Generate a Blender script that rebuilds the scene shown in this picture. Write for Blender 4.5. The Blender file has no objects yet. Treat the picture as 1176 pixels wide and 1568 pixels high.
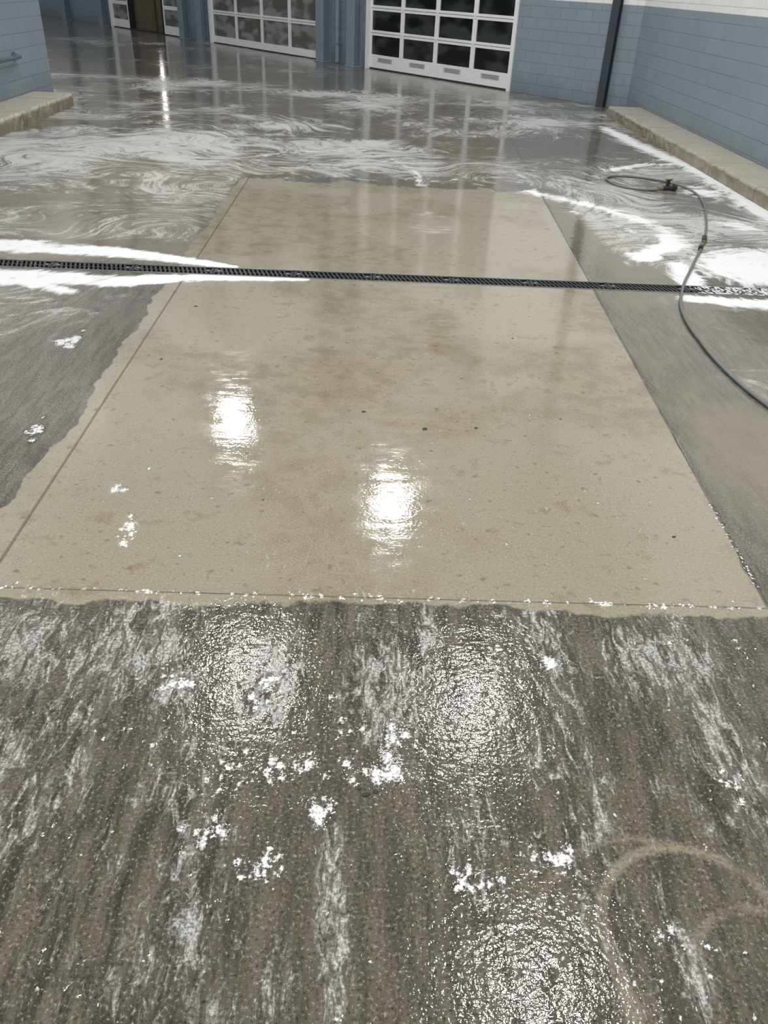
import bpy, math, numpy as np, random
from mathutils import Vector, Matrix
random.seed(4); rng=np.random.default_rng(7)
sc=bpy.context.scene
sc.view_settings.view_transform='Standard'
sc.view_settings.look='None'

# ------------------------------------------------------------------ helpers
def link(o,parent=None):
    sc.collection.objects.link(o)
    if parent is not None: o.parent=parent
    return o
def empty(name,loc=(0,0,0),rotz=0):
    e=bpy.data.objects.new(name,None); e.location=loc; e.rotation_euler=(0,0,rotz); e.empty_display_size=.2
    return link(e)
class MB:
    """box / cylinder accumulator"""
    def __init__(s): s.v=[];s.f=[];s.m=[]
    def box(s,x0,x1,y0,y1,z0,z1,m=0,M=None):
        b=len(s.v)
        vs=[Vector((x,y,z)) for z in (z0,z1) for y in (y0,y1) for x in (x0,x1)]
        if M is not None: vs=[M@v for v in vs]
        s.v+=[tuple(v) for v in vs]
        for q in ((0,2,3,1),(4,5,7,6),(0,1,5,4),(2,6,7,3),(0,4,6,2),(1,3,7,5)):
            s.f.append([b+i for i in q]); s.m.append(m)
    def cyl(s,p0,p1,r0,r1=None,n=16,m=0,caps=True):
        if r1 is None:r1=r0
        p0=Vector(p0);p1=Vector(p1);d=(p1-p0).normalized()
        a=d.orthogonal().normalized();c=d.cross(a);b=len(s.v)
        for p,r in ((p0,r0),(p1,r1)):
            for i in range(n):
                t=2*math.pi*i/n; s.v.append(tuple(p+a*math.cos(t)*r+c*math.sin(t)*r))
        for i in range(n):
            j=(i+1)%n; s.f.append([b+i,b+j,b+n+j,b+n+i]);s.m.append(m)
        if caps:
            s.f.append([b+i for i in range(n)][::-1]);s.m.append(m)
            s.f.append([b+n+i for i in range(n)]);s.m.append(m)
    def obj(s,name,mats,parent=None,bevel=0):
        me=bpy.data.meshes.new(name);me.from_pydata(s.v,[],s.f)
        for m in mats: me.materials.append(m)
        me.polygons.foreach_set('material_index',s.m);me.update()
        o=bpy.data.objects.new(name,me);link(o,parent)
        if bevel:
            b=o.modifiers.new('bevel','BEVEL');b.width=bevel;b.segments=2;b.limit_method='ANGLE'
        return o

class NT:
    def __init__(s,name):
        s.mat=bpy.data.materials.new(name);s.mat.use_nodes=True;s.t=s.mat.node_tree
        s.b=s.t.nodes['Principled BSDF'];s.out=s.t.nodes['Material Output']
    def n(s,typ,ins=None,**kw):
        q=s.t.nodes.new(typ)
        for k,v in kw.items(): setattr(q,k,v)
        for k,v in (ins or {}).items(): s.set(q.inputs[k],v)
        return q
    def set(s,sock,v):
        if isinstance(v,bpy.types.NodeSocket): s.t.links.new(v,sock)
        else: sock.default_value=v
    def m(s,op,a,b=None,c=None,clamp=False):
        q=s.t.nodes.new('ShaderNodeMath');q.operation=op;q.use_clamp=clamp
        s.set(q.inputs[0],a)
        if b is not None:s.set(q.inputs[1],b)
        if c is not None:s.set(q.inputs[2],c)
        return q.outputs[0]
    def mix(s,f,a,b):
        q=s.t.nodes.new('ShaderNodeMix');q.data_type='RGBA'
        s.set(q.inputs[0],f);s.set(q.inputs[6],a);s.set(q.inputs[7],b)
        return q.outputs[2]
    def ss(s,x,lo,hi,a=0.,b=1.):
        q=s.t.nodes.new('ShaderNodeMapRange');q.interpolation_type='SMOOTHSTEP'
        s.set(q.inputs[0],x);s.set(q.inputs[1],lo);s.set(q.inputs[2],hi);s.set(q.inputs[3],a);s.set(q.inputs[4],b)
        return q.outputs[0]
    def noise(s,vec,scale,detail=4,rough=.55,dist=0.):
        q=s.n('ShaderNodeTexNoise',{'Vector':vec,'Scale':scale,'Detail':detail,'Roughness':rough,'Distortion':dist})
        return q.outputs[0]
    def map(s,vec,scale=(1,1,1),rot=(0,0,0),loc=(0,0,0)):
        q=s.n('ShaderNodeMapping',{'Vector':vec,'Scale':scale,'Rotation':rot,'Location':loc}); return q.outputs[0]
    def p(s,**kw):
        for k,v in kw.items(): s.set(s.b.inputs[k.replace('_',' ')],v)
def C(r,g,b): return (r,g,b,1)
def simple(name,col,rough=.5,metal=0,var=.12,scale=8,bump=.0):
    t=NT(name);tc=t.n('ShaderNodeTexCoord').outputs['Object']
    n=t.noise(tc,scale,3)
    a=C(*[c*(1-var) for c in col]);b=C(*[min(1,c*(1+var)) for c in col])
    t.p(Base_Color=t.mix(n,a,b),Roughness=t.ss(n,.2,.8,rough*.85,min(1,rough*1.15)),Metallic=metal)
    if bump:
        q=t.n('ShaderNodeBump',{'Strength':1.,'Distance':bump,'Height':t.noise(tc,scale*8,3)})
        t.p(Normal=q.outputs[0])
    return t.mat

# ------------------------------------------------------------------ materials
def wall_mat():
    t=NT('painted_block_wall');tc=t.n('ShaderNodeTexCoord').outputs['Object']
    sp=t.n('ShaderNodeSeparateXYZ',{0:tc});x,y,z=sp.outputs
    uv=t.n('ShaderNodeCombineXYZ',{0:t.m('ADD',x,y),1:z,2:0.}).outputs[0]
    br=t.n('ShaderNodeTexBrick',{'Vector':uv,'Color1':C(1,1,1),'Color2':C(.94,.94,.94),'Mortar':C(.82,.82,.82),'Scale':1.,'Mortar Size':.007,'Mortar Smooth':.5,'Brick Width':.42,'Row Height':.21})
    n=t.noise(tc,1.3,3);n2=t.noise(tc,60,2)
    blue=t.mix(n,C(.235,.295,.345),C(.285,.35,.40))
    white=t.mix(n,C(.88,.89,.88),C(.93,.94,.93))
    col=t.mix(t.ss(z,1.80,1.81),blue,white)
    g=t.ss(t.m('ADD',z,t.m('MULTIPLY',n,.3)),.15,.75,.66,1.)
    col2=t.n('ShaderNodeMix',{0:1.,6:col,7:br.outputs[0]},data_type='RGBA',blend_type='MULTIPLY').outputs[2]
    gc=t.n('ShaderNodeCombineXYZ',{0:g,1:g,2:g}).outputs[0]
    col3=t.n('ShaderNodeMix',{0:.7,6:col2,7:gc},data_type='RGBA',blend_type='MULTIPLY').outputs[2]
    h=t.m('ADD',t.m('MULTIPLY',br.outputs[1],-.8),t.m('MULTIPLY',n2,.3))
    b=t.n('ShaderNodeBump',{'Strength':.8,'Distance':.009,'Height':h})
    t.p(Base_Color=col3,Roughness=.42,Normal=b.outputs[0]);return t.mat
M_wall=wall_mat()
M_blue=simple('blue_painted_steel',(.23,.295,.355),.35,0,.1,3)
M_rail=simple('grey_blue_rail_paint',(.10,.15,.18),.3,0,.1,3)
M_dark=simple('dark_steel',(.06,.075,.09),.4,.3,.2,5)
M_white=simple('white_painted_aluminium',(.90,.92,.92),.35,0,.04,4)
M_gask=simple('rubber_gasket',(.02,.02,.02),.6)
M_label=simple('label_plate',(.6,.6,.58),.4,0,.3,30)
M_steel=simple('galvanised_steel',(.42,.43,.43),.35,.8,.15,20)
M_trench=simple('trench_interior',(.01,.01,.01),.5)
M_hose=simple('grey_rubber_hose',(.15,.165,.16),.35,0,.25,30)
M_brass=simple('brass_fitting',(.35,.27,.12),.35,.8,.2,30)
M_black=simple('black_rubber',(.02,.02,.02),.4)
M_pebble=simple('dark_pebble',(.03,.025,.02),.5,0,.4,60,.001)
def iron_mat():
    t=NT('cast_iron_grate');tc=t.n('ShaderNodeTexCoord').outputs['Object'];x=t.n('ShaderNodeSeparateXYZ',{0:tc}).outputs[0]
    n=t.noise(tc,40,2);n2=t.noise(t.map(tc,(1,.6,1)),34,3,.6)
    f=t.ss(t.m('ADD',n2,t.ss(x,2.45,2.8,-.35,.08)),.52,.60)
    fl=t.ss(t.m('ADD',n2,t.ss(x,-1.2,-1.8,-.35,-.10)),.54,.60,0,.8)
    f=t.m('MAXIMUM',f,fl)
    t.p(Base_Color=t.mix(f,t.mix(n,C(.008,.008,.008),C(.02,.02,.02)),C(.8,.82,.82)),Roughness=t.m('MULTIPLY_ADD',f,.3,.35));return t.mat
M_iron=iron_mat()
def glass(name,c1,c2,sc_=1.2):
    t=NT(name);tc=t.n('ShaderNodeTexCoord').outputs['Object']
    v=t.noise(t.map(tc,(1,1,2.2)),sc_,2,.4)
    t.p(Base_Color=t.mix(t.ss(v,.42,.62),C(*c1),C(*c2)),Roughness=.08,IOR=1.45);return t.mat
M_gl_dark=glass('dark_window_glass',(.007,.008,.009),(.045,.05,.053))
M_gl_mid=glass('grey_window_glass',(.13,.135,.115),(.29,.31,.29),1.6)
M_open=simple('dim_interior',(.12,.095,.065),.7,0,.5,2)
def curb_mat():
    t=NT('curb_concrete');tc=t.n('ShaderNodeTexCoord').outputs['Object']
    n=t.noise(tc,4,4,.6);n2=t.noise(tc,40,3)
    sp=t.n('ShaderNodeSeparateXYZ',{0:tc})
    col=t.mix(n,C(.33,.30,.24),C(.54,.51,.43))
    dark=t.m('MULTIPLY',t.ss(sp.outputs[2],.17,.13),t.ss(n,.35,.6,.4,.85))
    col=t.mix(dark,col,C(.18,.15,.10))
    jy=t.m('ABSOLUTE',t.m('SUBTRACT',t.m('FRACT',t.m('DIVIDE',sp.outputs[1],1.52)),.5))
    col=t.mix(t.ss(jy,.007,.003),col,C(.06,.05,.035))
    col=t.mix(t.ss(n2,.58,.70,0,.55),col,C(.10,.09,.07))
    b=t.n('ShaderNodeBump',{'Strength':1.,'Distance':.012,'Height':n2})
    t.p(Base_Color=col,Roughness=.5,Normal=b.outputs[0]);return t.mat
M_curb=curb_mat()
def emis(name,col,st):
    t=NT(name);t.p(Base_Color=C(*col),Emission_Color=C(*col),Emission_Strength=st);return t.mat
M_lamp=emis('lamp_diffuser',(1,.98,.95),135)
M_shade=emis('lamp_shade_added_glow',(1,.98,.95),15)  # glow added to the shades to brighten the upper walls
M_tube=emis('added_stripe_diffuser',(1,.98,.92),6)  # emitter of the added, unseen stripe light

# ------------------------------------------------------------------ floor
def uniq(*segs):
    a=np.concatenate([np.arange(s,e,d) for s,e,d in segs]+[np.array([segs[-1][1]])]);return np.unique(np.round(a,5))
xs=uniq((-34,-7,1.),(-7,-2.4,.03),(-2.4,2.4,.009),(2.4,5.4,.03),(5.4,10.,.8))
ys=uniq((-8,.5,.5),(.5,3.3,.008),(3.3,6.33,.020),(6.33,6.53,.2),(6.53,10,.025),(10,20,.05),(20,62,1.))
X,Yg=np.meshgrid(xs,ys)
def vnoise(x,y,seed):
    xi=np.floor(x).astype(np.int64);yi=np.floor(y).astype(np.int64);fx=x-xi;fy=y-yi
    fx=fx*fx*(3-2*fx);fy=fy*fy*(3-2*fy)
    def h(a,b):
        n=(a*374761393+b*668265263+seed*974634777)&0xffffffff
        n=((n^(n>>13))*1274126177)&0xffffffff
        return ((n^(n>>16))&0xffff)/65535.
    return (h(xi,yi)*(1-fx)+h(xi+1,yi)*fx)*(1-fy)+(h(xi,yi+1)*(1-fx)+h(xi+1,yi+1)*fx)*fy
def fbm(x,y,seed,o=4):
    s=0;a=.5;t=0
    for i in range(o):
        s=s+a*vnoise(x*2**i,y*2**i,seed+i);t+=a;a*=.55
    return s/t
def sst(a,b,x):
    t=np.clip((x-a)/(b-a),0,1);return t*t*(3-2*t)
def cap(pts,w0,w1=None):
    if w1 is None:w1=w0
    out=np.zeros_like(X);n=len(pts)-1
    for i in range(n):
        (ax,ay),(bx,by)=pts[i],pts[i+1];dx,dy=bx-ax,by-ay
        t=np.clip(((X-ax)*dx+(Yg-ay)*dy)/(dx*dx+dy*dy+1e-9),0,1)
        d=np.hypot(X-ax-t*dx,Yg-ay-t*dy);w=w0+(w1-w0)*(i+t)/n
        out=np.maximum(out,np.clip(1-d/w,0,1))
    return out
def ell(cx,cy,rx,ry,rot=0):
    c,s=math.cos(rot),math.sin(rot);u=(X-cx)*c+(Yg-cy)*s;v=-(X-cx)*s+(Yg-cy)*c
    return np.clip(1-np.hypot(u/rx,v/ry),0,1)
wob=(fbm(X*3,Yg*3,11)-.5);wob2=(fbm(X*9,Yg*9,12)-.5)
# exposed light slab
LX=-1.53+.16*wob+.05*wob2; RX=1.50+.05*Yg+.05*wob
light=sst(-.04,.03,X-LX)*sst(.03,-.03,X-RX)*sst(-.05,.05,Yg-(2.35+.08*wob+.07*wob2))*sst(.15,-.15,Yg-(9.95+.7*wob+.3*wob2))
light2=ell(2.6,4.6,1.3,2.6)*.55*sst(0,.05,X-RX)
damp2=np.clip(light2*2,0,.40)
brown=np.clip(sst(-1.40,-1.60,X)*sst(6.5,6.8,Yg)*sst(13,9.5,Yg+wob*2),0,1)
brown=np.maximum(brown,sst(1.9,2.2,X)*sst(6.5,6.8,Yg)*sst(11,9,Yg+wob*2)*.6)
brown=np.maximum(brown,damp2*1.6)
# dense foam
foam=np.zeros_like(X)
def addf(a,k=1.,mx=1.):
    global foam; foam=np.maximum(foam,np.clip(a*k,0,mx))
addf(cap([(-6,7.1),(-3.2,6.93),(-2.2,6.86),(-1.6,6.72),(-1.1,6.56)],.46,.10),1.4)
addf(cap([(-6,6.0),(-2.6,6.1),(-1.9,6.1),(-1.3,6.27),(-.5,6.31)],.46,.07),1.4)
addf(cap([(-2.6,6.05),(-2.2,5.82)],.32,.22),1.1)
addf(cap([(-3.4,5.7),(-2.9,5.2),(-2.8,4.8)],.35,.2),.80)
addf(ell(3.7,7.15,1.35,1.05,.2),1.8);addf(cap([(2.5,7.35),(2.9,7.75),(2.95,8.1)],.38,.25),1.2)
addf(cap([(2.75,7.1),(2.7,6.6)],.30),1.2)
addf(cap([(2.55,6.2),(3.1,6.12),(4.4,6.1)],.20,.32),1.3)
addf(ell(3.1,5.3,.55,.3,.3),1.25);addf(ell(3.5,5.0,.6,.5),1.2)
addf(cap([(4.4,9.0),(4.5,10.8),(4.45,12.0),(4.15,14.2),(4.1,15.4)],.62,.48),1.0)
addf(cap([(3.2,11.5),(3.8,12.0),(4.4,12.2)],.36),.9);addf(ell(4.1,10.3,.8,1.0),1.0)
addf(ell(3.9,8.6,.8,.9),.95);addf(ell(3.3,9.3,.6,.6),.75)
addf(cap([(-1.5,11.4),(-1.0,11.9),(-.09,12.2),(.3,11.6),(.46,11.0),(.63,10.0)],.48,.36),.68)
addf(cap([(.25,11.7),(.5,11.0),(.6,10.6)],.24),.75)
addf(cap([(-5,9.2),(-3.2,8.9),(-2.5,10.4),(-1.6,10.7),(-.3,10.4),(.9,10.4),(2.0,11),(2.6,9.6)],.8),.56)
addf(cap([(1.9,9.9),(2.6,9.2),(3.0,8.4),(3.0,7.7)],.5),.90)
addf(cap([(2.2,9.0),(2.7,8.2)],.3),.72)
n1=fbm(X*.7,Yg*.7,31)
sw=np.zeros_like(X)
sw=np.maximum(sw,.58*sst(9.6,10.4,Yg+wob)*sst(16,12.5,Yg+wob*2))
sw=np.maximum(sw,.57*sst(12,14,Yg)*sst(28,18,Yg))
sw=np.maximum(sw,.59*sst(-1.35,-1.6,X)*sst(6.8,7.3,Yg)*sst(13,11,Yg))
sw=np.maximum(sw,.58*sst(1.95,2.3,X)*sst(6.6,7.2,Yg)*sst(13,11,Yg))
sw=np.maximum(sw,.50*sst(1.8,2.4,X)*sst(3.5,4.5,Yg)*sst(6.5,6.2,Yg))
sw=np.maximum(sw,.50*sst(-1.55,-1.8,X)*sst(3,5.5,Yg)*sst(6.5,6.2,Yg))
sw=np.maximum(sw,.75*np.clip(ell(.6,8.3,.6,.9)*1.3,0,.75));sw=np.maximum(sw,.50*sst(18,20,Yg)*sst(50,30,Yg))
sw=np.clip(sw+(n1-.5)*.50*(sw>.02),0,1)
# thin milky film on the near slab
film=.45*sst(2.40,2.34,Yg)*sst(.3,.9,Yg)
film=film+(fbm(X*4.2,Yg*1.3,51)-.5)*.50*(Yg<2.40)
for c in ((-.8,2.12,.3,.4),(-.3,1.95,.16,.35),(.1,1.95,.2,.4),(.26,2.18,.07,.3),(-.61,1.93,.12,.2),(1.1,2.1,.35,.3),(-1.2,2.1,.35,.35),(-.05,1.15,.07,.35),(-.4,1.1,.05,.35),(-1.1,1.5,.2,.5),(-.02,.95,.05,.25),(.85,1.02,.05,.25),(1.2,1.7,.12,.4)):
    e_=ell(*c); film=np.where(e_>0,np.maximum(film,.41+.20*np.clip(e_*1.6,0,1)),film)
film*= (Yg<2.42)
film=np.maximum(film,.46*np.clip(1.3-np.abs(Yg-2.42)/.14,0,1)*sst(-.2,.2,wob*3+.1))
film=np.maximum(film,(.38+.3*(fbm(X*3,Yg*1.2,61)-.5))*sst(2.4,2.6,Yg)*sst(4.6,3,Yg)*sst(-1.4,-1.2,X)*sst(1.6,1.4,X))
spl=np.zeros_like(X)
def splat(cx,cy,n,sx,sy,r0,r1,ang=0):
    for i in range(n):
        a=rng.normal(0,1);b=rng.normal(0,1)
        px=cx+a*sx*math.cos(ang)-b*sy*math.sin(ang);py=cy+a*sx*math.sin(ang)+b*sy*math.cos(ang)
        r=rng.uniform(r0,r1)*1.25;e=rng.uniform(.8,1.9);ix=np.abs(xs-px)<.2;iy=np.abs(ys-py)<.2
        if not ix.any() or not iy.any():continue
        sub=np.ix_(iy,ix);d=np.hypot((X[sub]-px)/r,(Yg[sub]-py)/(r*e))
        spl[sub]=np.maximum(spl[sub],np.clip(1.25-d*.9,0,1))
for (x,y,n,sx,sy,r0,r1) in ((-1.87,4.9,12,.05,.12,.015,.045),(-1.69,3.7,12,.02,.10,.010,.026),(-1.0,2.84,12,.012,.07,.006,.020),(-1.13,3.14,5,.02,.02,.010,.024),
    (.70,2.07,9,.03,.012,.006,.022),(.10,1.58,9,.03,.012,.010,.024),(-.40,1.37,16,.03,.02,.005,.014),(-.09,1.44,8,.015,.03,.008,.020),(-.24,1.27,22,.04,.025,.004,.012),
    (.32,1.24,20,.035,.02,.004,.013),(.57,1.31,20,.035,.018,.004,.014),(-.30,1.94,12,.03,.05,.008,.020),(-.61,1.93,9,.03,.03,.008,.018),(.50,2.12,12,.05,.02,.004,.012),
    (1.16,1.58,10,.02,.05,.006,.015),(-.17,1.6,20,.12,.03,.006,.018),(.12,1.72,8,.03,.04,.008,.020),(1.3,2.2,10,.15,.05,.004,.012),(-.4,1.55,12,.05,.04,.004,.011),
    (.85,1.02,10,.05,.08,.004,.010),(-.05,1.78,10,.08,.05,.005,.013),(-.75,1.75,8,.08,.08,.004,.010)):
    splat(x,y,n,sx,sy,r0,r1)
for i in range(380):
    splat(rng.uniform(-1.6,1.5),rng.uniform(.75,2.3),1,0,0,.002,.006)
for i in range(110):
    splat(rng.uniform(-1.4,1.5),rng.uniform(2.4,5.5),1,0,0,.002,.006)
for i in range(110):
    splat(rng.uniform(-1.6,1.7),2.405+rng.normal(0,.008),1,.0,.0,.004,.011)
for i in range(40):
    y=rng.uniform(2.5,3.2); splat(1.50+.05*y+rng.normal(0,.006),y,1,0,0,.003,.008)
def arc(cx,cy,r,w,a0,a1):
    d=np.abs(np.hypot(X-cx,Yg-cy)-r);a=np.arctan2(Yg-cy,X-cx);
    return sst(w,w*.3,d)*sst(a0-.15,a0+.15,a)*sst(a1+.15,a1-.15,a)
stain=np.maximum(arc(.90,1.10,.245,.022,-.2,4),0)
stain=np.maximum(stain,sst(.03,.012,np.abs(X-(.66+.02*np.sin(Yg*9))))*sst(1.2,1.1,Yg)*.9)
stain=np.maximum(stain,arc(.80,1.04,.33,.016,1.2,2.8)*.65);stain=np.maximum(stain,arc(1.05,.98,.19,.02,-2,4)*.6)
stain*=.35+1.6*np.clip(fbm(X*14,Yg*14,71)-.2,0,1)
nx,ny=len(xs),len(ys)
co=np.stack([X,Yg,np.zeros_like(X)],-1).reshape(-1,3).astype(np.float32)
idx=np.arange(nx*ny).reshape(ny,nx)
q=np.stack([idx[:-1,:-1],idx[:-1,1:],idx[1:,1:],idx[1:,:-1]],-1)
yc=(ys[:-1]+ys[1:])/2;xc=(xs[:-1]+xs[1:])/2
keep=~((yc[:,None]>6.33)&(yc[:,None]<6.53)&(xc[None,:]>-5.1)&(xc[None,:]<4.5))
q=q[keep].reshape(-1,4)
me=bpy.data.meshes.new('floor')
me.vertices.add(len(co));me.vertices.foreach_set('co',co.ravel())
me.loops.add(q.size);me.loops.foreach_set('vertex_index',q.ravel().astype(np.int32))
me.polygons.add(len(q));me.polygons.foreach_set('loop_start',(np.arange(len(q))*4).astype(np.int32))
me.update(calc_edges=True)
for nm,a in (('light',light),('brown',brown),('foam',foam),('swirl',sw),('film',film),('splat',spl),('stain',stain),('large',fbm(X*.9,Yg*.9,91,5)),('wx',fbm(X*.55,Yg*.55,95,3)-.5),('wy',fbm(X*.55,Yg*.55,99,3)-.5)):
    at=me.attributes.new(nm,'FLOAT','POINT');at.data.foreach_set('value',np.ascontiguousarray(a,dtype=np.float32).ravel())
floor=link(bpy.data.objects.new('floor',me))

def floor_mat():
    t=NT('wet_concrete');tc=t.n('ShaderNodeTexCoord').outputs['Object']
    sp=t.n('ShaderNodeSeparateXYZ',{0:tc});x,y,z=sp.outputs
    A=lambda nm:t.n('ShaderNodeAttribute',attribute_name=nm).outputs['Fac']
    light,brown,foam,swl,film,spl,stain,nl,wx,wy=[A(k) for k in('light','brown','foam','swirl','film','splat','stain','large','wx','wy')]
    nm=t.noise(tc,6,4,.65);nf=t.noise(tc,95,3,.7);nsp=t.noise(tc,21,1,.5)
    nst=t.noise(t.map(tc,(20,3.0,1)),1,4,.7,.3)
    near=t.ss(y,2.5,2.25);far=t.ss(y,6.,12.);damp=t.ss(y,5.0,2.6)
    light=t.ss(t.m('ADD',light,t.m('MULTIPLY',t.m('SUBTRACT',nm,.5),.9)),.35,.65)
    # base colours
    li=t.mix(t.ss(nm,.34,.66),C(.235,.200,.138),C(.325,.288,.212))
    li=t.mix(t.ss(nl,.40,.58,0,.75),li,C(.36,.332,.265))
    li=t.mix(t.m('MULTIPLY',damp,.5),li,C(.265,.23,.158))
    li=t.mix(t.ss(nm,.55,.68,0,.50),li,C(.185,.145,.088))
    li=t.mix(t.ss(nsp,.64,.78,0,.60),li,C(.13,.10,.062))
    li=t.mix(t.ss(nf,.54,.70,0,.45),li,C(.54,.50,.42))
    dk=t.mix(t.ss(nst,.35,.65),C(.040,.034,.025),C(.130,.114,.086))
    dk=t.mix(t.ss(nl,.4,.7,0,.4),dk,C(.118,.104,.080))
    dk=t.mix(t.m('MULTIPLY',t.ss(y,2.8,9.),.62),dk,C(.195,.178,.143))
    dk=t.mix(t.ss(nf,.55,.68,0,.65),dk,C(.38,.355,.30))
    dk=t.mix(t.ss(nf,.46,.32,0,.8),dk,C(.012,.010,.008))
    br=t.mix(nm,C(.175,.152,.108),C(.285,.255,.19))
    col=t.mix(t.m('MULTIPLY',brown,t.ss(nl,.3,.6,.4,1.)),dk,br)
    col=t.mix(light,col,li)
    col=t.mix(t.m('MULTIPLY',light,t.ss(nf,.44,.28,0,.75)),col,C(.11,.085,.052))
    col=t.mix(t.m('MULTIPLY',stain,t.ss(nf,.35,.6,.35,.8)),col,C(.31,.272,.20))
    def line(d,w): return t.ss(t.m('ABSOLUTE',d),w,w*.5)
    jl=t.m('MULTIPLY',line(t.m('ADD',x,1.44),.008),t.m('GREATER_THAN',y,2.4))
    jr=t.m('MULTIPLY',line(t.m('SUBTRACT',x,t.m('MULTIPLY_ADD',y,.05,1.50)),.008),t.m('GREATER_THAN',y,2.4))
    jt=line(t.m('SUBTRACT',y,2.405),.004)
    jm=t.m('MAXIMUM',t.m('MAXIMUM',jl,jr),jt)
    col=t.mix(t.m('MULTIPLY',jm,.65),col,C(.06,.05,.035))
    # foam
    W=t.n('ShaderNodeCombineXYZ',{0:t.m('MULTIPLY_ADD',wx,3.6,x),1:t.m('MULTIPLY_ADD',wy,3.6,y),2:0.}).outputs[0]
    s1=t.noise(t.map(W,(1.5,8.,1),(0,0,.12)),1,5,.70,.9)
    s2=t.noise(W,3.0,5,.64,1.6)
    sn=t.m('ADD',t.m('MULTIPLY',s1,.6),t.m('MULTIPLY',s2,.4))
    contour=t.m('ABSOLUTE',t.m('SINE',t.m('MULTIPLY',s2,60.)))
    sn2=t.m('ADD',sn,t.m('MULTIPLY',t.m('SUBTRACT',contour,.6),.12))
    tsw=t.m('SUBTRACT',t.m('ADD',sn2,swl),.99)
    csw=t.m('MULTIPLY',t.ss(tsw,0,.26),.68)
    fn=t.m('ADD',t.m('MULTIPLY',s2,1.1),t.m('MULTIPLY',nm,.7))
    tf=t.m('SUBTRACT',t.m('ADD',t.m('ADD',fn,foam),t.m('MULTIPLY',t.m('SUBTRACT',contour,.6),.10)),1.38)
    cf=t.m('MULTIPLY',t.ss(tf,0.,.42),.96)
    fs=t.noise(t.map(tc,(30,9,1),(0,0,.08)),1,4,.72,1.2)
    tfm=t.m('SUBTRACT',t.m('ADD',fs,film),1.0)
    cfm=t.m('MULTIPLY',t.ss(tfm,0,.20),t.ss(nf,.38,.62,.28,.64))
    tsp=t.m('MULTIPLY_ADD',t.m('SUBTRACT',nf,.5),2.2,t.m('SUBTRACT',spl,.5))
    csp=t.m('MULTIPLY',t.ss(tsp,0.,.45,0,.92),t.ss(spl,.02,.2))
    cov=t.m('MAXIMUM',t.m('MAXIMUM',csw,cf),t.m('MAXIMUM',cfm,csp))
    fcol=t.mix(cov,C(.42,.41,.37),C(.88,.90,.91))
    col=t.mix(cov,col,fcol)
    # bumps
    nb=t.noise(tc,72,2,.5);nc=t.noise(tc,17,1,.5)
    rip=t.noise(t.map(tc,(2.5,12,1)),1,2,.5,.6)
    h=t.m('MULTIPLY',nb,t.m('MULTIPLY_ADD',near,.34,t.m('MULTIPLY_ADD',damp,.12,.06)))
    h=t.m('ADD',h,t.m('MULTIPLY',nc,t.m('MULTIPLY_ADD',near,.45,.26)))
    h=t.m('ADD',h,t.m('MULTIPLY',rip,t.m('MULTIPLY_ADD',far,1.1,.45)))
    h=t.m('SUBTRACT',h,t.m('MULTIPLY',jm,1.))
    h=t.m('ADD',h,t.m('MULTIPLY',t.m('ADD',foam,spl),1.8))
    b=t.n('ShaderNodeBump',{'Strength':1.,'Distance':.0024,'Height':h})
    rough=t.m('MULTIPLY_ADD',far,.045,.05)
    rough=t.m('ADD',rough,t.m('MULTIPLY',light,t.ss(nm,.45,.65,0,.10)))
    rough=t.m('ADD',rough,t.m('MULTIPLY',cov,.5),clamp=True)
    t.p(Base_Color=col,Roughness=rough,IOR=t.m('MULTIPLY_ADD',near,-.16,1.66),Normal=b.outputs[0]);return t.mat
me.materials.append(floor_mat())

# ------------------------------------------------------------------ back wall frame
C0=Vector((4.92,18.40,0));D=Vector((-.6226,.7825,0)).normalized();ang=math.atan2(D.y,D.x)
H=11.
bw=MB()
def seg(a,b,z0,z1): bw.box(a,b,-.3,0,z0,z1)
doors=[(2.86,8.3,5.2),(10.45,16.9,5.2),(18.85,25.1,5.2)]
prev=-.37
for a,b,h in doors:
    seg(prev,a,0,H);seg(a,b,h,H);prev=b
seg(prev,60,0,H)
wb=bw.obj('wall_back',[M_wall]);wb.location=C0;wb.rotation_euler=(0,0,ang)
def window(name,s,w_,z0,z1):
    e=empty(name,C0+D*s,ang);m=MB();g=MB()
    m.box(0,w_,.005,.07,z0,z0+.08);m.box(0,w_,.005,.07,z1-.08,z1);m.box(0,.08,.005,.07,z0,z1);m.box(w_-.08,w_,.005,.07,z0,z1);m.box(w_/2-.03,w_/2+.03,.005,.07,z0,z1)
    g.box(.05,w_-.05,.005,.03,z0+.05,z1-.05)
    m.obj('frame',[M_dark],e);g.obj('glass',[M_gl_dark],e)
window('window_1',2.8,2.0,6.1,7.4);window('added_window',12.8,2.2,6.1,7.4)  # the second one is added, unseen, to put dark structure into floor reflections
def column(name,s,w,dep,mat,hh=H-.1,plate=True):
    e=empty(name,C0+D*s,ang);m=MB()
    m.box(-w/2,w/2,dep-.035,dep,0,hh);m.box(-w/2,w/2,0.005,.03,0,hh);m.box(-.02,.02,.03,dep-.035,0,hh)
    if plate: m.box(-w/2-.04,w/2+.04,0.005,dep+.04,0,.03)
    m.obj('profile',[mat],e,.005);return e
column('steel_column',8.62,.34,.30,M_blue)
column('steel_column',10.05,.36,.30,M_blue)
column('steel_column',17.2,.34,.26,M_blue)
column('steel_column',18.5,.34,.26,M_blue)
column('steel_column',25.5,.4,.28,M_blue)
column('steel_column',29.5,.4,.28,M_blue)
column('corner_column',.22,.18,.12,M_dark,plate=False)
dp=empty('downpipe',C0+D*9.4+Vector((D.y,-D.x,0))*-.02,ang);m=MB();m.cyl((0,.12,0.05),(0,.12,H-.3),.06)
for z in (.5,2.5,4.5,6.5):m.box(-.08,.08,0.04,.19,z,z+.04)
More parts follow.
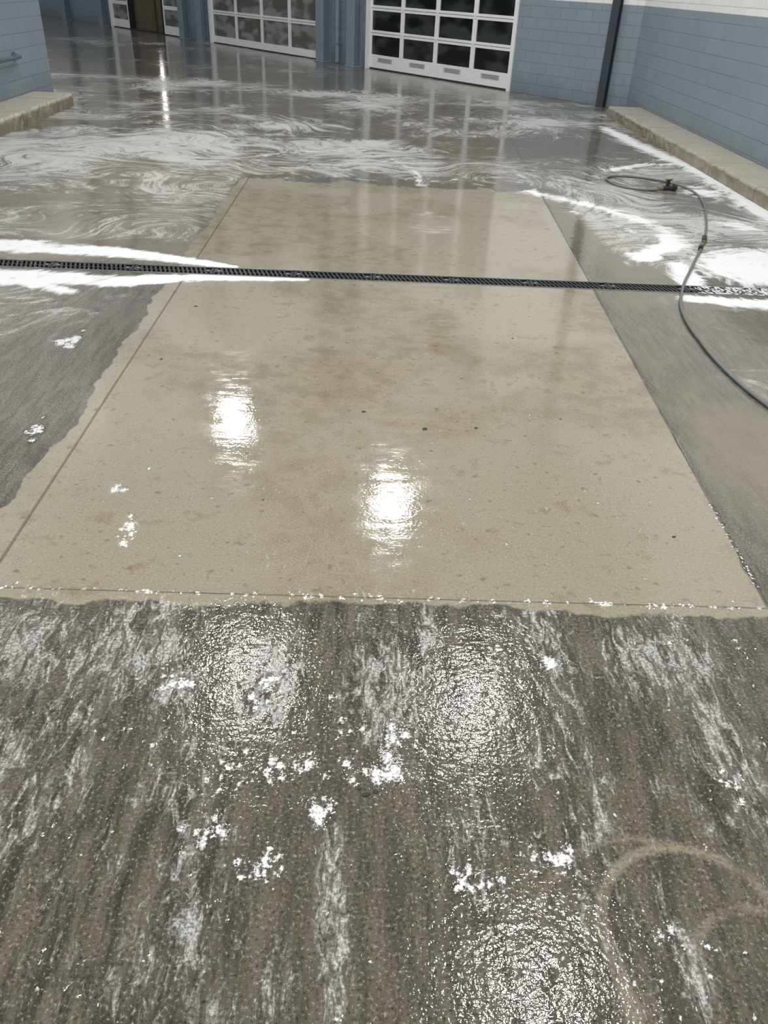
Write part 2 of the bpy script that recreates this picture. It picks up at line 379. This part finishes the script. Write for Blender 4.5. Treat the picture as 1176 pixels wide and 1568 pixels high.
m.obj('pipe',[M_blue],dp)

def door(name,s0,s1,top,kick,pane,rail,npan,gl,labels=False,gap=None):
    e=empty(name,C0+D*s0,ang);L=s1-s0;fr=MB();g=MB();post=.14
    y0,y1=-.12,-.06
    fr.box(0.01,.12,-.2,.03,0,top);fr.box(L-.12,L-.01,-.2,.03,0,top);fr.box(0.01,L-.01,-.2,.03,top-.1,top-.01)
    pw=(L-.2)/npan
    cols=[k for k in range(npan) if not(gap and k in gap)]
    for k in cols:
        a=.1+k*pw;b=a+pw
        fr.box(a,b,y0,y1,.03,kick)
        fr.box(a,a+post/2,y0,y1,kick,top-.1);fr.box(b-post/2,b,y0,y1,kick,top-.1)
        z=kick
        while z<top-.1:
            z2=min(z+pane,top-.1);g.box(a+post/2,b-post/2,-.10,-.085,z,z2)
            if z2<top-.1: fr.box(a+post/2,b-post/2,y0,y1,z2,min(z2+rail,top-.1))
            z=z2+rail
        if labels:
            fr.box(a+.35,b-.35,y1,y1+.006,kick-.17,kick-.06,2)
            for kz in (kick-.15,kick-.12,kick-.09):fr.box(a+.38,b-.4,y1+.006,y1+.008,kz,kz+.010,1)
    fr.box(.1,L-.1,y0,y1+.004,.0,.03,1)
    z=kick+pane+rail/2
    while z<top-.2:
        if not gap: fr.box(.1,L-.1,y1,y1+.002,z-.005,z+.005,1)
        z+=pane+rail
    for k in range(npan+1):
        a=.1+k*pw
        z=kick+pane+rail/2
        while z<top-.2:
            if not gap: fr.box(a-.03,a+.03,y1,y1+.018,z-.04,z+.04,0)
            z+=pane+rail
    fr.obj('frame',[M_white,M_gask,M_label],e,.004)
    g.obj('glass',[gl],e)
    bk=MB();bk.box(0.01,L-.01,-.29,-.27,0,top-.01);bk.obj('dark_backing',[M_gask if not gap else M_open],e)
    if gap:
        k0,k1=min(gap),max(gap);r=MB()
        a=.1+k0*pw;b=.1+(k1+1)*pw
        r.box(a+.05,a+.12,-.26,-.05,0,2.3);r.box(b-.12,b-.05,-.26,-.05,0,2.3);r.box(a+.05,b-.05,-.26,-.05,2.2,2.3)
        r.box((a+b)/2-.5,(a+b)/2+.3,-.26,-.22,.05,1.2,1)
        r.obj('walk_through_frame',[M_gask,M_open],e)
    return e
door('door_1',18.85,25.1,5.2,.3,.50,.12,4,M_gl_mid,gap=(1,2))
door('door_2',10.45,16.9,5.2,.22,.62,.12,4,M_gl_mid)
door('door_3',2.86,8.3,5.2,.34,.44,.12,4,M_gl_dark,labels=True)

w=MB();w.box(5.15,5.35,-8,18.1,0,H);w.obj('wall_right',[M_wall])
w=MB();w.box(-6.0,-5.75,-8,16.2,0,H);w.obj('wall_left',[M_wall])
w=MB();w.box(-32,-31.8,20,62,0,H);w.obj('wall_far',[M_wall])
def curb(name,x0,x1,y0,y1,h,side):
    n=int((y1-y0)/.09);m=MB();rr=random.Random(3)
    xo=x0 if side>0 else x1;xi=x1 if side>0 else x0
    prof=[(xo,0),(xo,h*.45),(xo,h-.03),(xo+side*.03,h),(xi,h),(xi,0)]
    for i in range(n+1):
        y=y0+(y1-y0)*i/n
        for k,(px,pz) in enumerate(prof):
            j=(rr.random()-.5)*.035 if k in(1,2,3) else 0
            m.v.append((px+j,y,pz+j*.35))
    for i in range(n):
        for k in range(5):
            a=i*6+k;m.f.append([a,a+1,a+7,a+6] if side<0 else [a,a+6,a+7,a+1]);m.m.append(0)
    for b,rev in ((0,False),(n*6,True)):
        f=[b+k for k in range(6)];m.f.append(f[::-1] if rev else f);m.m.append(0)
    return m.obj(name,[M_curb])
curb('curb_right',4.52,5.142,-7.9,17.1,.17,1)
curb('curb_left',-5.742,-5.10,-7.9,15.2,.20,-1)

# ------------------------------------------------------------------ trench drain
dr=empty('trench_drain',(0,6.43,0))
m=MB();x0,x1=-5.09,4.5
m.box(x0,x1,-.1,.1,-.22,-.2);m.box(x0,x1,-.1,-.092,-.2,-.002);m.box(x0,x1,.092,.1,-.2,-.002)
m.obj('channel',[M_trench],dr)
m=MB()
for s in(-1,1):
    m.box(x0,x1,s*.099-.007*(s>0)-.0,s*.099+.007*(s<0),-.03,.004)
m.obj('edge_frame',[M_steel],dr)
m=MB();x=-5.08;Lg=.64
while x<x1-.02:
    e=min(x+Lg-.006,x1-.01)
    m.box(x,e,-.09,-.073,-.022,.003);m.box(x,e,.073,.09,-.022,.003)
    m.box(x,x+.016,-.09,.09,-.022,.003);m.box(e-.016,e,-.09,.09,-.022,.003)
    k=x+.034
    while k<e-.03:
        M=Matrix.Translation((k,0,0))@Matrix.Rotation(.28,4,'Z')
        m.box(-.0085,.0085,-.078,.078,-.02,.002,0,M);k+=.036
    m.box(x+.02,e-.02,-.006,.006,-.02,.0)
    for sx in(x+.04,e-.04):
        m.box(sx-.03,sx+.03,-.03,.03,-.02,.0025)
        m.cyl((sx,0,0),(sx,0,.007),.014,n=6,m=1)
    x+=Lg
m.obj('grate',[M_iron,M_steel],dr)

# ------------------------------------------------------------------ hose
hp=[(2.95,2.6),(2.70,3.3),(2.45,3.95),(2.36,4.30),(2.31,4.70),(2.31,5.19),(2.38,5.84),(2.54,6.35),(2.86,7.06),(3.28,7.97),(3.63,8.93),(3.88,9.8),(3.93,10.3),(3.84,10.69),(3.56,10.96),(3.30,11.04),(3.06,10.95),(3.00,10.65),(3.13,10.33),(3.36,10.24),(3.50,10.27)]
he=empty('water_hose')
def tube(name,pts,r,mat,par,z=None):
    cu=bpy.data.curves.new(name,'CURVE');cu.dimensions='3D';cu.bevel_depth=r;cu.bevel_resolution=4;cu.resolution_u=10
    s=cu.splines.new('BEZIER');s.bezier_points.add(len(pts)-1)
    for b,p in zip(s.bezier_points,pts):
        b.co=(p[0],p[1],p[2] if len(p)>2 else z);b.handle_left_type=b.handle_right_type='AUTO'
    cu.use_fill_caps=True;cu.materials.append(mat)
    return link(bpy.data.objects.new(name,cu),par)
tube('rubber_tube',hp,.0125,M_hose,he,.0135)
m=MB()
def fit(a,b,r,mt,z=.018):m.cyl((a[0],a[1],z),(b[0],b[1],z),r,m=mt,n=12)
fit((3.25,7.89),(3.30,8.03),.024,0,.026);fit((3.225,7.83),(3.25,7.89),.019,1,.022)
fit((3.12,7.62),(3.15,7.69),.022,0,.024)
m.obj('coupling',[M_black,M_brass],he)
nz=empty('spray_nozzle',(3.50,10.27,.03),.2);m=MB()
m.cyl((0,0,0),(.06,0,0),.022,m=1);m.cyl((.06,0,0),(.20,0,.006),.026,.030,m=0);m.cyl((.20,0,.006),(.24,0,.006),.04,.034,m=0)
m.box(.10,.14,-.012,.012,.02,.10);m.cyl((.08,0,.10),(.17,0,.10),.012,m=1)
m.obj('body',[M_black,M_brass],nz)

rl=empty('wall_handrail');m=MB();rx=-5.62;z=.76
tube('rail',[(rx,-2,z),(rx,6,z),(rx,13.9,z),(rx,14.5,z),(rx-.02,14.62,z),(rx-.08,14.66,z),(-5.745,14.66,z)],.034,M_rail,rl)
for y in(2,6,10,13.6):m.cyl((rx,y,z),(-5.745,y,z-.06),.014);m.cyl((-5.748,y,z-.06),(-5.735,y,z-.06),.05)
m.cyl((-5.748,14.66,z),(-5.73,14.66,z),.065)
m.obj('brackets',[M_rail],rl)

# ------------------------------------------------------------------ pebbles
m=MB()
for (x,y,r) in((.33,3.83,.017),(.61,3.86,.012),(0,4.01,.013),(1.39,2.88,.010),(-.45,3.08,.006),(-1.26,4.64,.010),(-1.23,5.6,.014),(.04,1.50,.012),(.07,1.51,.009),(.02,1.52,.008),(1.0,5.2,.01),(.6,1.05,.006),(1.1,4.0,.008)):
    n=9;b=len(m.v);rr=[r*random.uniform(.7,1.2) for _ in range(n)]
    for lv,(k,h) in enumerate(((1,0.0005),(.85,r*.25),(.4,r*.4))):
        for i in range(n):
            a=2*math.pi*i/n;m.v.append((x+math.cos(a)*rr[i]*k,y+math.sin(a)*rr[i]*k*.8,h))
    for lv in range(2):
        for i in range(n):
            j=(i+1)%n;m.f.append([b+lv*n+i,b+lv*n+j,b+lv*n+n+j,b+lv*n+n+i]);m.m.append(0)
    m.f.append([b+2*n+i for i in range(n)]);m.m.append(0)
m.obj('debris_pebbles',[M_pebble])

# ------------------------------------------------------------------ lighting rig
rig=empty('lighting_rig',(0,0,0))
def beam(y):
    m=MB();z=8.55
    m.box(-5.72,5.12,y-.1,y+.1,z,z+.02);m.box(-5.72,5.12,y-.1,y+.1,z+.33,z+.35);m.box(-5.72,5.12,y-.008,y+.008,z,z+.35)
    m.obj('beam',[M_white],rig)
LP=[(-3.5,19.4),(.7,15.45),(-1.85,9.8),(1.95,9.3),(2.25,4.7),(-2.2,1.6),(2.2,-1.5),(-2.2,-3.5)]  # last three lamps are added outside the view to even out the light
for i,(x,y) in enumerate(LP):
    m=MB()
    m.cyl((x,y,8.5),(x,y,8.55),.05,m=0);m.cyl((x,y,8.28),(x,y,8.5),.12,m=0);m.cyl((x,y,8.0),(x,y,8.28),.38,.14,n=14,m=2,caps=False)
    m.cyl((x,y,8.02),(x,y,8.03),.33,n=14,m=1)
    m.obj('high_bay_lamp',[M_steel,M_lamp,M_shade],rig)
for y in (15.45,9.55,4.7,1.6,-1.5,-3.5): beam(y)
wl=empty('added_stripe_light',C0+D*20.6,ang);m=MB();m.box(-.10,.10,.01,.12,1.25,3.3,0);m.box(-.08,.08,.12,.15,1.3,3.25,1);m.obj('fixture',[M_steel,M_tube],wl)  # added above the view to make a bright stripe in the floor reflection

wd=bpy.data.worlds.new('overcast_sky');sc.world=wd;wd.use_nodes=True
bg=wd.node_tree.nodes['Background'];bg.inputs[0].default_value=(.94,.96,1,1);bg.inputs[1].default_value=.48

# ------------------------------------------------------------------ camera
th,ro,ps=map(math.radians,(33.591,2.824,1.983))
c,s=math.cos,math.sin
F=Vector((s(ps)*c(th),c(ps)*c(th),-s(th)));R0=Vector((c(ps),-s(ps),0));U0=R0.cross(F)
R=R0*c(ro)+U0*s(ro);U=U0*c(ro)-R0*s(ro)
cd=bpy.data.cameras.new('camera');cam=link(bpy.data.objects.new('camera',cd))
cam.matrix_world=Matrix(((R.x,U.x,-F.x,0),(R.y,U.y,-F.y,0),(R.z,U.z,-F.z,2.0),(0,0,0,1)))
cd.sensor_fit='VERTICAL';cd.sensor_height=36;cd.lens=36*1223.5/1568;cd.clip_end=300
sc.camera=cam
